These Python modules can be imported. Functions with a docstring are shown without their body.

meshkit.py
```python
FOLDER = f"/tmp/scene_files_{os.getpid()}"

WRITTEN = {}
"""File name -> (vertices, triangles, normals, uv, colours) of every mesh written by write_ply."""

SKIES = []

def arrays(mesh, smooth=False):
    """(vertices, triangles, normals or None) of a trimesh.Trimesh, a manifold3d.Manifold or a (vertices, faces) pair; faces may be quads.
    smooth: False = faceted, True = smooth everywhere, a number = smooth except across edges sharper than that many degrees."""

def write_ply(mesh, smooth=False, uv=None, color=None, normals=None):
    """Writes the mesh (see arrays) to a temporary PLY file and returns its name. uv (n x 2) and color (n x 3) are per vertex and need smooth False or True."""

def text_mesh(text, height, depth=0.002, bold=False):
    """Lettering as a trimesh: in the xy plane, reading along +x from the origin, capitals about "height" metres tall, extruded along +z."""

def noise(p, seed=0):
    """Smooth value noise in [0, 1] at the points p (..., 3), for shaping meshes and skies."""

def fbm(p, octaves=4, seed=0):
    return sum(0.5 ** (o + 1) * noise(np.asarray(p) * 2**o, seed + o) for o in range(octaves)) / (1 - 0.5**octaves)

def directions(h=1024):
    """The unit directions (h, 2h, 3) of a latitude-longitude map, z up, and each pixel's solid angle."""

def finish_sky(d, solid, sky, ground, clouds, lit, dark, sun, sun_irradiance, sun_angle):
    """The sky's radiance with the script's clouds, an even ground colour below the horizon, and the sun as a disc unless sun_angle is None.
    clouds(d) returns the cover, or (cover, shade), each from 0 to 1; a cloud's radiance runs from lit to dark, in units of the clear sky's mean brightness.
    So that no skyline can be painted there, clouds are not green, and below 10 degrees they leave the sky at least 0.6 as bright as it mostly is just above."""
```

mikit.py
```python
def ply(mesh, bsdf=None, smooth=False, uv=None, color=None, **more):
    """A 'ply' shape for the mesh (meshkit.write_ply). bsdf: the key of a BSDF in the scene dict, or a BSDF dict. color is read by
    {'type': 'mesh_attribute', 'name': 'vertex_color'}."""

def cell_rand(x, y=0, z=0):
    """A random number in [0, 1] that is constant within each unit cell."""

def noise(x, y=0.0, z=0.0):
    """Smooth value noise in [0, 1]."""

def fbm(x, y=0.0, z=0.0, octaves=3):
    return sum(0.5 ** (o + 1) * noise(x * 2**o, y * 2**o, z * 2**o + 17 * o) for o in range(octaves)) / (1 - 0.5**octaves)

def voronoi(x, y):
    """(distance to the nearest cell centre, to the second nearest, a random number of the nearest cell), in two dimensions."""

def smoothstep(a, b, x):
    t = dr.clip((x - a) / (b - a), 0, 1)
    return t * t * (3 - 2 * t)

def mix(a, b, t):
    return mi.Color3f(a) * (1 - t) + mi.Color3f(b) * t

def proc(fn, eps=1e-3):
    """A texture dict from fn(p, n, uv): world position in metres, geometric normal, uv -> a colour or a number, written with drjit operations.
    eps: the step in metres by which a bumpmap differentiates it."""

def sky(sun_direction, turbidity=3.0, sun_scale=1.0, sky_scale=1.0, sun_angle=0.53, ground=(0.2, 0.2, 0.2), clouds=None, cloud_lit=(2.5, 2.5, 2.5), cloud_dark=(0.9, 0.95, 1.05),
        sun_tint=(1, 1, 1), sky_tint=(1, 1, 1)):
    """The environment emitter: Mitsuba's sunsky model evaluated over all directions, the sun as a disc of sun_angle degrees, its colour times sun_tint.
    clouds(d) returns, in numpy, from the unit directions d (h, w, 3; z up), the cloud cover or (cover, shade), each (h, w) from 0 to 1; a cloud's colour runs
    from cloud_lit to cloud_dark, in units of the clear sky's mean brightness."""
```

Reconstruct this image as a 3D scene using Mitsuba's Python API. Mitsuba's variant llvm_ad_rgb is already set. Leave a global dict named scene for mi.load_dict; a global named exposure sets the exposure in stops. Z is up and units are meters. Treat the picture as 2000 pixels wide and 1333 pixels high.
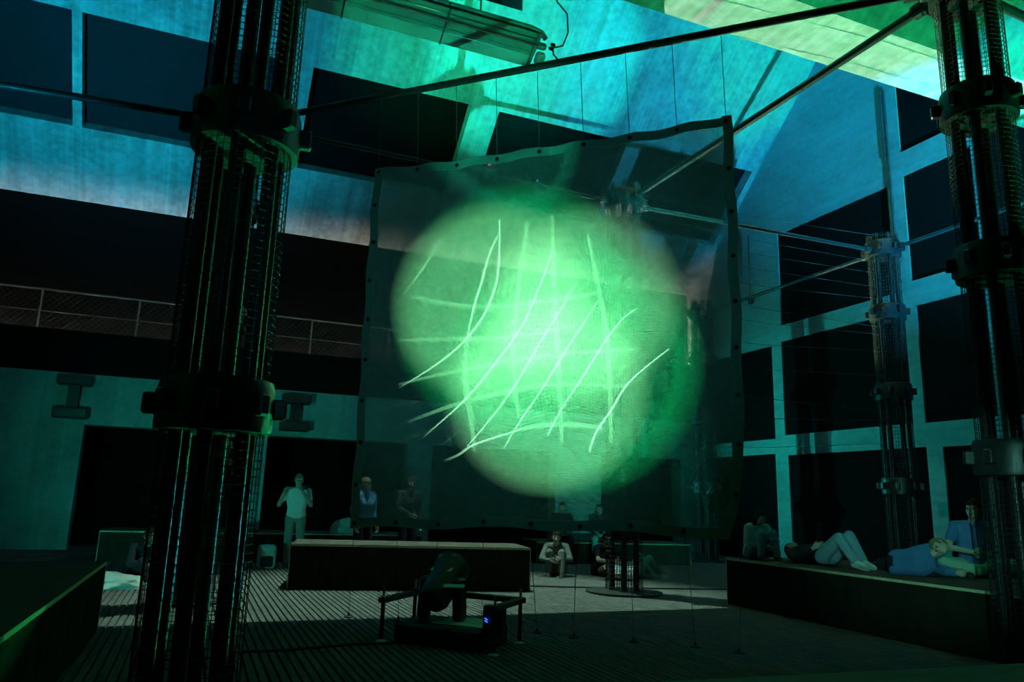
import math, random
import numpy as np, trimesh, shapely
import shapely.geometry as sg, shapely.affinity as sa
import drjit as dr
import mitsuba as mi, mikit, meshkit
import manifold3d as m3
from mikit import noise, fbm, voronoi, cell_rand, smoothstep, mix

random.seed(5)
T = mi.ScalarTransform4f
scene, labels = {}, {}

# ------------------------------------------------------------------ camera, lamps, exposure
EYE = np.array([0.0, 0.0, 1.4])
FWD = np.array([0.37107911, 0.90474254, 0.20914405])
UP = np.array([-0.10794531, -0.18167011, 0.97741689])
scene['camera'] = {'type': 'perspective', 'fov': 2 * math.degrees(math.atan(1000 / 1466.18)), 'fov_axis': 'x',
                   'near_clip': 0.05, 'far_clip': 200.0,
                   'to_world': T().look_at(origin=EYE.tolist(), target=(EYE + FWD).tolist(), up=UP.tolist())}
exposure = 0.0


def spot(name, o, t, rgb, power, cutoff, beam, share=1.0):
    scene[name] = {'type': 'spot', 'to_world': T().look_at(origin=list(o), target=list(t), up=[0.1, 0.05, 1]),
                   'intensity': {'type': 'rgb', 'value': [c * power for c in rgb]},
                   'cutoff_angle': float(cutoff), 'beam_width': float(beam), 'sampling_weight': float(share)}


# unseen spots, kind and place chosen to light the surfaces they aim at
spot('lamp_cyan', (8.6, 3.4, .3), (7.0, 15.9, 12.5), (.003, 1, .84), 5400, 9.8, 1.5)
spot('lamp_teal_back_right', (10.0, 5.0, .4), (11.0, 20.5, 2.6), (.005, 1, .85), 170, 15, 8, .6)  # unseen, placed to light the back wall behind the gauze
spot('lamp_green_wash', (-2.8, 10.0, .3), (4.7, 16.3, 12.1), (.01, 1, .45), 1500, 11, 1)
spot('lamp_blue_left', (-5.0, 9.0, .3), (-2.6, 17.5, 11.6), (.003, .62, 1), 1250, 27, 5)
spot('lamp_blue_right', (12.0, 2.6, .3), (13.9, 13.2, 12.4), (.003, .51, 1), 3700, 22, 5)
spot('lamp_teal_low', (9.2, 19.6, 2.6), (14.9, 14.2, 3.8), (.005, .95, .9), 85, 46, 16)  # unseen, set behind the screen to light the lower right wall
spot('lamp_teal_back', (-4.2, 7.0, .3), (0.6, 20.5, 2.6), (.01, 1, .76), 130, 22, 8, .6)
spot('lamp_hopper_white', (11.3, 19.7, 1.0), (9.1, 7.7, 8.35), (.52, 1, .52), 3300, 20, 15)  # unseen, set at the back to light the near hopper underside
spot('lamp_hopper_green', (9.6, 3.0, .3), (9.2, 5.0, 10.4), (.01, 1, .32), 330, 42, 20)
spot('lamp_tower_green', (2.55, 7.45, .85), (.1, 5.0, 3.3), (.005, 1, .30), 220, 42, 30, .6)  # stands just above the moving head, placed to light the tower side
spot('lamp_luminaire', (3.4, 4.4, .3), (2.6, 8.8, 7.8), (.01, 1, .50), 190, 10.5, 6, .6)  # unseen spot from below, placed to brighten the luminaire underside
spot('lamp_corner', (12.6, 20.78, 4.7), (14.97, 20.78, 7.0), (1, 1, .9), 75, 30, 12, .6)  # unseen, placed in the gallery to whiten the corner slit
spot('lamp_platform', (0.9, 0.2, 2.2), (8.4, 7.0, 1.1), (.25, 1, .78), 85, 9, 5, .6)  # unseen, placed to light the people on the right platform
SO = np.array((-0.9, -0.7, 2.1))
spot('lamp_screen_1', SO, (3.38, 8.07, 3.68), (.003, 1, .24), 260, 9.2, 6.8, 1.5)  # this and the next four: unseen, placed to form the green disc
spot('lamp_screen_2', SO, (3.86, 7.64, 2.98), (.003, 1, .25), 260, 9.2, 6.6, 1.5)
spot('lamp_screen_3', SO, (3.12, 8.29, 3.78), (.36, 1, .44), 430, 7.4, 4.6, 2)
spot('lamp_screen_4', SO, (3.95, 7.56, 3.70), (.36, 1, .44), 330, 7.2, 4.4, 2)
spot('lamp_screen_5', SO, (3.66, 7.82, 2.68), (.36, 1, .44), 380, 7.3, 4.8, 2)
spot('lamp_screen_spill', SO, (3.4, 8.1, 4.0), (.10, .8, .85), 17, 19.5, 10)  # separate unseen wide spot, placed to light the gauze around the disc
SO2 = SO + (.45, -.25, -.35)
AIM = np.array((3.66, 7.8, 3.3))
spot('lamp_lines', SO2, AIM, (.42, 1, .58), 850, 11, 9, 7)  # unseen source of the thin lines, shaped by a slit plate
SO3 = SO2 + (.5, -.3, .1)
spot('lamp_soft_lines', SO3, AIM, (.3, 1, .45), 300, 11, 9, 4)  # unseen source of the broad lines, with its own slit plate
RIDGE = np.array((4.5, 14.3, 13.3))
spot('lamp_floor', RIDGE, (3.5, 10.5, 0), (.58, 1, .78), 1250, 22.5, 17)  # unseen, placed to light the floor before the front platform


# ------------------------------------------------------------------ materials
def rgb(*c):
    return {'type': 'rgb', 'value': list(c) if len(c) == 3 else [c[0]] * 3}


def concrete(v_of, lo, hi, u_of=lambda p: p.x):
    def fn(p, n, uv):
        u, v = u_of(p), v_of(p)
        blotch = fbm(p.x * .9, p.y * .9, p.z * .9, 3)
        fine = fbm(p.x * 9, p.y * 9, p.z * 9, 3)
        drip = fbm(u * 5.5, v * .35, 3.0, 3)
        drip2 = fbm(u * 17, v * .5, 9.0, 2)
        board = noise(u * 4.2, v * .05, 5.0)
        k = .36 * blotch + .3 * fine + .2 * drip + .14 * drip2
        k = smoothstep(.24, .76, k) + (board - .5) * .07
        return mix(lo, hi, dr.clip(k, 0, 1))
    return {'type': 'twosided', 'bsdf': {'type': 'diffuse', 'reflectance': mikit.proc(fn)}}


SL = math.radians(42.0)
scene['mat_hopper'] = concrete(lambda p: p.z * 1.5, (.22, .22, .21), (.52, .52, .51))
scene['mat_wall'] = concrete(lambda p: p.y, (.27, .27, .26), (.42, .42, .41), u_of=lambda p: p.z * 1.3)
scene['mat_wall_back'] = concrete(lambda p: p.z, (.2, .2, .2), (.36, .36, .35))


def plain(name, c, rough=.5, spec=.3, metallic=0.0):
    scene['mat_' + name] = {'type': 'twosided', 'bsdf': {'type': 'principled', 'base_color': rgb(*c), 'roughness': rough, 'specular': spec, 'metallic': metallic}}


def diffuse(name, *c):
    scene['mat_' + name] = {'type': 'twosided', 'bsdf': {'type': 'diffuse', 'reflectance': rgb(*c)}}


def mottled(name, lo, hi, s, stretch=(1, 1, 1), base='diffuse', rough=.5):
    def fn(p, n, uv):
        return mix(lo, hi, fbm(p.x * s * stretch[0], p.y * s * stretch[1], p.z * s * stretch[2], 3))
    b = {'type': 'diffuse', 'reflectance': mikit.proc(fn)} if base == 'diffuse' else {'type': 'principled', 'base_color': mikit.proc(fn), 'roughness': rough, 'specular': .3}
    scene['mat_' + name] = {'type': 'twosided', 'bsdf': b}


diffuse('void', .006, .006, .006)
diffuse('panel', .013, .013, .015)
diffuse('panel_black', .006, .006, .006)  # blacker copy of the panel; darkness inside the recesses put into the colour
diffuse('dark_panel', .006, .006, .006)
plain('black_steel', (.011, .011, .012), .4, .4)
plain('pipe_steel', (.018, .018, .02), .25, .6)
plain('wire', (.02, .02, .02), .6, .2)
plain('grey_wire', (.05, .05, .05), .5, .3)
plain('galvanised', (.25, .25, .25), .4, .5, .6)
mottled('floor_board', (.042, .042, .04), (.085, .085, .08), 9.0, (4, .6, 1))
diffuse('floor_under', .03, .03, .03)
mottled('bench_panel', (.012, .010, .008), (.03, .026, .02), 14.0, (1, 1, .2))
mottled('bench_top', (.035, .03, .025), (.06, .055, .045), 14.0, (.3, 1, 1))
mottled('bench_pale', (.12, .11, .09), (.2, .18, .15), 14.0, (.3, 1, 1))
mottled('ply_edge', (.42, .36, .22), (.6, .52, .34), 30.0)
mottled('gauze', (.5, .5, .5), (.72, .72, .72), 60.0)
mottled('hem', (.26, .27, .28), (.36, .37, .38), 40.0)
diffuse('cord', .12, .12, .12)
diffuse('elastic', .06, .06, .06)
plain('chrome', (.75, .75, .75), .12, .5, 1.0)
plain('lamp_trough', (.3, .36, .33), .35, .5)
scene['mat_lamp_flange'] = {'type': 'principledthin', 'base_color': rgb(.8, .85, .82), 'roughness': .5, 'diff_trans': 1.0, 'spec_trans': 0.0}
plain('white_plastic', (.8, .8, .78), .4)
plain('black_plastic', (.015, .015, .015), .4, .4)
plain('case_top', (.55, .58, .56), .4, .4)
scene['mat_glass'] = {'type': 'thindielectric'}
scene['mat_led_blue'] = {'type': 'twosided', 'bsdf': {'type': 'diffuse', 'reflectance': rgb(.2, .3, .8)}}


# ------------------------------------------------------------------ mesh helpers
def box(x0, x1, y0, y1, z0, z1):
    b = trimesh.creation.box(extents=(x1 - x0, y1 - y0, z1 - z0))
    b.apply_translation(((x0 + x1) / 2, (y0 + y1) / 2, (z0 + z1) / 2))
    return b


def bevel_box(sx, sy, sz, r=.006):
    """Box centred on the origin, chamfered along every edge."""
    pts = []
    for a in (-1, 1):
        for b in (-1, 1):
            for c in (-1, 1):
                x, y, z = a * sx / 2, b * sy / 2, c * sz / 2
                pts += [(x - a * r, y - b * r, z), (x - a * r, y, z - c * r), (x, y - b * r, z - c * r)]
    return man(m3.Manifold.hull_points(np.array(pts)))


def man(m):
    k = m.to_mesh()
    return trimesh.Trimesh(np.array(k.vert_properties[:, :3], float), np.array(k.tri_verts), process=False)


def join(*ms):
    ms = [m for x in ms for m in (x if isinstance(x, list) else [x])]
    return trimesh.util.concatenate(ms)


def moved(m, loc=(0, 0, 0), rz=0.0, rx=0.0, ry=0.0):
    m = m.copy()
    M = trimesh.transformations.euler_matrix(rx, ry, rz, 'sxyz')
    M[:3, 3] = loc
    m.apply_transform(M)
    return m


def tube(pts, r, n=8, cap=True):
    """Round bar along the points, each joint mitred."""
    P = np.asarray(pts, float)
    d = np.diff(P, axis=0)
    d /= np.linalg.norm(d, axis=1, keepdims=True)
    t = np.vstack([d[:1], d[:-1] + d[1:], d[-1:]])
    t /= np.linalg.norm(t, axis=1, keepdims=True)
    a = np.cross(t[0], (0, 0, 1) if abs(t[0][2]) < .9 else (1, 0, 0))
    a /= np.linalg.norm(a)
    R = np.broadcast_to(r, len(P))
    V = []
    ang = np.arange(n) * 2 * np.pi / n
    for p, tt, rr in zip(P, t, R):
        a = a - tt * (a @ tt)
        a /= np.linalg.norm(a)
        b = np.cross(tt, a)
        V.append(p + rr * (np.cos(ang)[:, None] * a + np.sin(ang)[:, None] * b))
    V = np.vstack(V)
    F = []
    for i in range(len(P) - 1):
        for k in range(n):
            q, s = i * n + k, i * n + (k + 1) % n
            F += [(q, s, s + n), (q, s + n, q + n)]
    if cap:
        e = (len(P) - 1) * n
        F += [(0, k + 1, k) for k in range(1, n - 1)] + [(e, e + k, e + k + 1) for k in range(1, n - 1)]
    return trimesh.Trimesh(V, np.array(F), process=False)


def ring(r, z, wr, n=28, k=3, cx=0.0, cy=0.0):
    a = np.arange(n) * 2 * np.pi / n
    b = np.arange(k) * 2 * np.pi / k
    V = np.stack([np.stack([cx + (r + wr * np.cos(bb)) * np.cos(a), cy + (r + wr * np.cos(bb)) * np.sin(a), z + wr * np.sin(bb) + 0 * a], 1) for bb in b], 1).reshape(-1, 3)
    F = []
    for i in range(n):
        for j in range(k):
            p, q = i * k + j, i * k + (j + 1) % k
            s, t = ((i + 1) % n) * k + j, ((i + 1) % n) * k + (j + 1) % k
            F += [(p, s, t), (p, t, q)]
    return trimesh.Trimesh(V, np.array(F), process=False)


def lathe(profile, n=32):
    """Solid of revolution about z from (radius, z) pairs."""
    a = np.arange(n) * 2 * np.pi / n
    P = np.asarray(profile, float)
    V = np.vstack([np.stack([r * np.cos(a), r * np.sin(a), z + 0 * a], 1) for r, z in P] + [[[0, 0, P[0][1]], [0, 0, P[-1][1]]]])
    F = []
    m = len(P)
    for i in range(m - 1):
        for k in range(n):
            q, s = i * n + k, i * n + (k + 1) % n
            F += [(q, s, s + n), (q, s + n, q + n)]
    F += [(m * n, (k + 1) % n, k) for k in range(n)] + [(m * n + 1, (m - 1) * n + k, (m - 1) * n + (k + 1) % n) for k in range(n)]
    return trimesh.Trimesh(V, np.array(F), process=False)


def plate(poly, depth):
    gs = getattr(poly, 'geoms', [poly])
    return join([trimesh.creation.extrude_polygon(g, depth, engine='earcut') for g in gs])


def numbered(name):
    k, i = name, 0
    while k in scene or k in labels or any(x.startswith(k + '__') for x in scene):
        i += 1
        k = f'{name}_{i:03d}'
    return k


COUNT = {}


def key_for(name):
    c = COUNT.get(name, 0)
    COUNT[name] = c + 1
    return name if c == 0 else f'{name}_{c:03d}'


def obj(name, mesh, mat, parent=None, smooth=False, **kw):
    key = key_for((parent + '__' if parent else '') + name)
    d = mesh if isinstance(mesh, dict) else mikit.ply(mesh, 'mat_' + mat, smooth=smooth)
    scene[key] = {**d, **kw}
    return key


def thing(name, label, cat, group=None):
    key = key_for(name)
    labels[key] = {'label': label, 'category': cat}
    if group:
        labels[key]['group'] = group
    return key


def tag(key, label, cat, group=None, kind=None):
    labels[key] = {'label': label, 'category': cat}
    if group:
        labels[key]['group'] = group
    if kind:
        labels[key]['kind'] = kind
    return key


def struct(name, mesh, mat, label=None, smooth=False):
    k = obj(name, mesh, mat, None, smooth)
    labels[k] = {'kind': 'structure', 'label': label or name.replace('_', ' '), 'category': name.split('_')[0]}
    return k


# ------------------------------------------------------------------ the hall
XR, YB, ZB = 14.97, 20.5, 8.42
XL = -12.0
ROOM0 = -6.0

fl = struct('floor', box(XL, XR + .5, ROOM0, YB + 2.2, -.12, -.022), 'floor_under', 'dark ribbed plank floor of the hall')
pitch, bw = .0767, .060
prof = sg.Polygon([(-bw / 2, -.022), (bw / 2, -.022), (bw / 2, -.004), (bw / 2 - .004, 0), (-bw / 2 + .004, 0), (-bw / 2, -.004)])


def strip(x, y0, y1):
    m = trimesh.creation.extrude_polygon(prof, y1 - y0, engine='earcut')
    v = m.vertices.copy()
    m.vertices = np.stack([v[:, 0] + x, y1 - v[:, 2], v[:, 1]], 1)
    return m


nb = int((XR - (-8.0)) / pitch)
for i in range(nb):
    obj('plank', strip(-8.0 + i * pitch, 2.0, YB + 1.9), 'floor_board', fl)

# back wall: ground-floor openings between pillars, a beam, the gallery above it
wall = sg.box(XL, 0, XR, 4.1)
for a, b in ((-11.2, -7.3), (-2.55, 1.17), (1.65, 5.40), (6.1, 9.95), (11.5, 14.4)):
    wall = wall.difference(sg.box(a, -.1, b, 2.89))
w = plate(wall, .5)
w.apply_transform(trimesh.transformations.rotation_matrix(math.pi / 2, (1, 0, 0)))
w.apply_translation((0, YB + .5, 0))
struct('wall_back', w, 'wall_back', 'pale concrete beam and pillars of the back wall with dark openings')
struct('wall_rear', box(XL, XR, YB + 2.0, YB + 2.1, 0, 4.1), 'void', 'black space behind the back wall openings')
struct('trim_1', join(box(XL, XR + .4, YB + .52, YB + .9, 4.0, 4.14)), 'void', 'dark floor edge of the gallery')
struct('wall_gallery', box(XL, XR, YB + .48, YB + .6, 4.14, 8.9), 'void', 'black cladding behind the gallery railing')  # near-black panel backs the gallery

# right wall: a grid of pillars, beams and dark openings
wall = sg.box(ROOM0, 0, YB + .48, 15.0)
holes = [(12.48, 16.33, 6.54, 9.27), (16.75, 20.3, 3.35, 6.02), (12.28, 16.36, 3.42, 6.07), (16.78, 20.3, -.1, 2.93), (12.0, 16.28, -.1, 2.87)]
holes += [(10.3, 12.04, 9.98, 12.7), (10.3, 12.03, 6.72, 9.36), (10.3, 11.97, 3.40, 6.12), (7.6, 11.6, -.1, 2.85)]
holes += [(3.2, 9.95, 3.4, 12.7), (3.2, 7.2, -.1, 2.85), (-4.6, 2.8, 3.4, 12.7)]
for y0, y1, z0, z1 in holes:
    wall = wall.difference(sg.box(y0, z0, y1, z1))
w = plate(wall, .5)
v = w.vertices.copy()
w.vertices = np.stack([XR + v[:, 2], v[:, 0], v[:, 1]], 1)
struct('wall_right', w, 'wall', 'board-marked concrete wall on the right with pillars, beams and dark openings')
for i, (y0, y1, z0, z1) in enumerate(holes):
    struct(f'window_{i + 1}', box(XR + .05, XR + .11, y0 + .001, y1 - .001, max(z0, 0) + .001, z1 - .001), 'dark_panel', 'dark closed opening in the right wall')  # near-black panel fills each opening

# hopper slope over the back wall with a row of openings, its ridge, and the near hopper
RL = (14.3 - YB, None)
vs = 6.2 / math.cos(SL)
slope = sg.box(XL, 0, XR, vs)
sopen = [(-7.6, -3.53), (-3.33, .78), (1.6, 5.66), (6.43, 10.38), (10.86, 14.78)]
for a, b in sopen:
    slope = slope.difference(sg.box(a, 1.97, b, 4.63))


def on_slope(m):
    """(x, distance up the slope, thickness away from the hall) -> world."""
    v = m.vertices.copy()
    m.vertices = np.stack([v[:, 0], YB - v[:, 1] * math.cos(SL) + v[:, 2] * math.sin(SL), ZB + v[:, 1] * math.sin(SL) + v[:, 2] * math.cos(SL)], 1)
    m.invert()
    return m


struct('ceiling', on_slope(plate(slope, .45)), 'hopper', 'stained concrete hopper slope over the back wall with dark openings')
for i, (a, b) in enumerate(sopen):
    q = box(a + .001, b - .001, 1.971, 4.629, .33, .4)
    struct(f'window_{len(holes) + 1 + i}', on_slope(q), 'panel' if i < 2 else 'panel_black', 'dark panel closing an opening of the hopper slope')
YH = 8.17
zr = ZB + 6.2 * math.tan(SL)
near = sg.Polygon([(14.3, zr), (YH, ZB), (7.15, ZB), (.2, ZB + (7.15 - .2) * math.tan(SL)), (.2, zr + 2), (14.3, zr + 2)])
m = plate(near, XR - XL)
v = m.vertices.copy()
m.vertices = np.stack([XL + v[:, 2], v[:, 0], v[:, 1]], 1)
struct('ceiling_near', m, 'hopper', 'underside of the near concrete hopper, lit yellow green')
struct('wall_left', box(XL - .3, XL, ROOM0, YB + 2, 0, 15), 'wall_back', 'concrete wall on the left, out of the light')
struct('wall_front', box(XL, XR, ROOM0 - .3, ROOM0, 0, 16), 'dark_panel', 'dark wall behind the viewer')

# gallery railing, unseen white strip light grazing the slope, board added to cut it
g = thing('gallery_railing', 'thin steel railing with wire mesh along the dark gallery', 'railing')
for z, r in ((6.14, .03), (5.6, .012), (4.62, .025)):
    obj('rail', tube([(XL + .3, YB + .3, z), (XR - .5, YB + .3, z)], r, 6), 'grey_wire', g, 30)
for x in np.arange(-10.6, 14.4, 2.15):
    obj('post', tube([(x + .25, YB + .3, 4.14), (x + .25, YB + .3, 6.14)], .028, 6), 'grey_wire', g, 30)
net = []
for k in range(0, 170):
    x = -11 + k * .15
    net += [tube([(x, YB + .3, 4.62), (min(x + 1.5, XR - .5), YB + .3, 4.62 + min(1.5, XR - .5 - x))], .003, 3, False), tube([(x + 1.5 if x + 1.5 < XR - .5 else XR - .5, YB + .3, 4.62), (x, YB + .3, 6.12 if x + 1.5 < XR - .5 else 4.62 + XR - .5 - x)], .003, 3, False)]
nk = obj('wire_mesh', join([n for n in net]), 'grey_wire', g)
labels[nk] = {'kind': 'stuff'}
vl = obj('valance_board', join(box(XL, 14.0, YB + .1, YB + .13, 4.14, 5.15), box(14.0, XR, YB + .1, YB + .13, 4.14, 6.05)), 'dark_panel')  # added baffle, limits the strip light to the slope edge
tag(vl, 'low dark board along the foot of the gallery railing', 'board')
sl = thing('strip_light', 'long white strip light lying behind the gallery board', 'light')
obj('housing', box(-9, XR - .05, YB + .22, YB + .27, 4.14, 4.2), 'black_steel', sl)
scene[sl + '__tube'] = {**mikit.ply(trimesh.Trimesh([(-9, YB + .16, 4.21), (XR - .05, YB + .16, 4.21), (XR - .05, YB + .34, 4.21), (-9, YB + .34, 4.21)], [(0, 1, 2), (0, 2, 3)], process=False), 'mat_white_plastic'),
                       'emitter': {'type': 'area', 'radiance': rgb(100, 96, 76)}}

# ------------------------------------------------------------------ mesh towers on a six metre grid
def tower(x, y, label, detail=1, n_tubes=6, base=False, turn=0.0):
    k = thing('loudspeaker_tower', label, 'tower')
    H, R = 7.1, .30
    for i in range(n_tubes):
        a = turn + i * 2 * math.pi / n_tubes
        c, s = x + .225 * math.cos(a), y + .225 * math.sin(a)
        obj('tube', tube([(c, s, .03), (c, s, H)], .045, 14), 'black_steel', k, 40)
    step = .05 if detail else .07
    wire = [ring(R, z, .0028 if detail else .004, 30, 3, x, y) for z in np.arange(.1, H, step)]
    for i in range(40):
        a = i * 2 * math.pi / 40
        wire.append(tube([(x + R * math.cos(a), y + R * math.sin(a), .05), (x + R * math.cos(a), y + R * math.sin(a), H)], .0028 if detail else .004, 3, False))
    wk = obj('wire_cage', join(wire), 'wire', k)
    labels[wk] = {'kind': 'stuff', 'label': 'wire mesh cage around the tubes'}
    for z in (1.92, 3.78, 5.42, 6.78):
        c = lathe([(.20, -.16), (.34, -.16), (.345, -.13), (.345, .1), (.33, .16), (.20, .17)], 36)
        ck = obj('collar', moved(c, (x, y, z)), 'black_steel', k, 35)
        for i in range(8):
            a = turn + (i + .5) * 2 * math.pi / 8
            b = bevel_box(.09, .075, .13, .012)
            obj('clamp', moved(b, (x + .375 * math.cos(a), y + .375 * math.sin(a), z), a), 'black_steel', ck)
    bs = lathe([(.45 if not base else .62, 0), (.45 if not base else .62, .03), (.34, .045), (.30, .06)], 44)
    obj('base_plate', moved(bs, (x, y, 0)), 'black_steel', k, 30)
    return k


tower(.08, 5.0, 'nearest dark mesh tower, at the left, reaching from floor to top edge', turn=.3)
tower(.1, 11.0, 'dark mesh tower hidden right behind the nearest left tower', turn=.1)
tower(6.87, 4.6, 'dark mesh tower at the right edge in front of the wall openings', turn=.45)
tower(6.66, 11.1, 'dark mesh tower on a round base plate behind the hanging screen', 0, base=True)
tower(12.8, 10.9, 'thin mesh tower before the right wall, behind the right platform', 0, turn=.2)
tower(12.75, 17.0, 'farthest mesh tower, in the back right corner by the white slit', 0)

# ------------------------------------------------------------------ connecting pipes
ZP = 6.75


def pipe(a, b, r, label, mat='pipe_steel'):
    k = thing('connecting_pipe', label, 'pipe')
    a, b = np.array(a, float), np.array(b, float)
    d = (b - a) / np.linalg.norm(b - a)
    a2, b2 = a + d * .36, b - d * .36
    obj('pipe_body', tube([a2, b2], r, 14), mat, k, 40)
    for p, s in ((a2, 1), (b2, -1)):
        obj('end_clamp', tube([p, p + s * d * .14], r * 1.7, 12), 'black_steel', k, 30)
    return k


L, C, Rt, FR, CR = (.1, 11.0, ZP), (6.66, 11.1, ZP), (6.87, 4.68, ZP + .12), (12.8, 10.9, ZP), (12.75, 17.0, ZP)
pipe(L, Rt, .045, 'long dark pipe the screen hangs from, rising from the left tower to the right one')
pipe(Rt, C, .05, 'pipe running from the right tower down towards the tower behind the screen')
pipe(L, C, .04, 'green-glinting pipe from the left tower carrying two small spotlights')
pipe((-6.2, 11.0, ZP - .3), L, .05, 'dark pipe crossing the two blue openings at the far left')
pipe(C, FR, .04, 'thin pipe between the screen edge and the thin tower at the right wall')
pipe(FR, (12.8, 4.9, ZP), .04, 'pipe from the thin tower to the right edge, behind the right tower')
pipe(FR, CR, .04, 'short pipe from the back corner tower across the teal wall')
pipe(Rt, (12.8, 4.9, ZP + .1), .05, 'dark pipe in the top right corner leaving the right tower')

# ------------------------------------------------------------------ hanging gauze screen
A, B = np.array([1.81, 9.465]), np.array([5.30, 6.43])
du = np.append((B - A) / np.linalg.norm(B - A), 0)
dn = np.array([-du[1], du[0], 0])           # away from the viewer
if dn @ np.array([0, 1, 0]) < 0:
    dn = -dn
W = np.linalg.norm(B - A)
Z0, Z1 = 1.02, 5.73


def S3(u, z, off=0.0):
    return np.array([A[0], A[1], 0]) + du * u + np.array([0, 0, z]) + dn * off


def edge_top(u):
    t = u / W
    return Z1 + .13 * t - .05 * math.sin(math.pi * t) + .014 * math.sin(u * 9.5)


def edge_bot(u):
    t = u / W
    return Z0 + .07 * t + .05 * math.sin(math.pi * t) + .02 * math.sin(u * 4.1)


def edge_x(side, z):
    t = (z - Z0) / (Z1 - Z0)
    if side == 0:
        return .012 * math.sin(z * 7)
    return W + .03 * math.sin(math.pi * t) - (.16 * max(0, (.16 - t) / .16) ** 1.2) + .012 * math.sin(z * 6)


def belly(u, z):
    return .10 * math.sin(math.pi * u / W) * math.sin(math.pi * (z - Z0) / (Z1 - Z0)) + .02 * math.sin(u * 2.3 + z)


sk = thing('gauze_screen', 'large square gauze screen hung in the middle, lit bright green', 'screen')
pit, th = .0072, .0021


def threads(horizontal):
    V, F = [], []
    n = int((Z1 - Z0 if horizontal else W) / pit)
    seg = 26
    for i in range(n + 1):
        s = i / n
        base = len(V)
        for j in range(seg + 1):
            t = j / seg
            if horizontal:
                z_ref = Z0 + s * (Z1 - Z0)
                x0, x1 = edge_x(0, z_ref), edge_x(1, z_ref)
                u = x0 + t * (x1 - x0)
                z = edge_bot(u) + s * (edge_top(u) - edge_bot(u))
                for q in (-th / 2, th / 2):
                    V.append(S3(u, z + q, belly(u, z)))
            else:
                z_ref = Z0 + t * (Z1 - Z0)
                x0, x1 = edge_x(0, z_ref), edge_x(1, z_ref)
                u = x0 + s * (x1 - x0)
                z = edge_bot(u) + t * (edge_top(u) - edge_bot(u))
                for q in (-th / 2, th / 2):
                    V.append(S3(u + q, z, belly(u, z) + .0015))
            if j:
                k = base + 2 * (j - 1)
                F += [(k, k + 1, k + 3), (k, k + 3, k + 2)]
    return trimesh.Trimesh(np.array(V), np.array(F), process=False)


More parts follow.
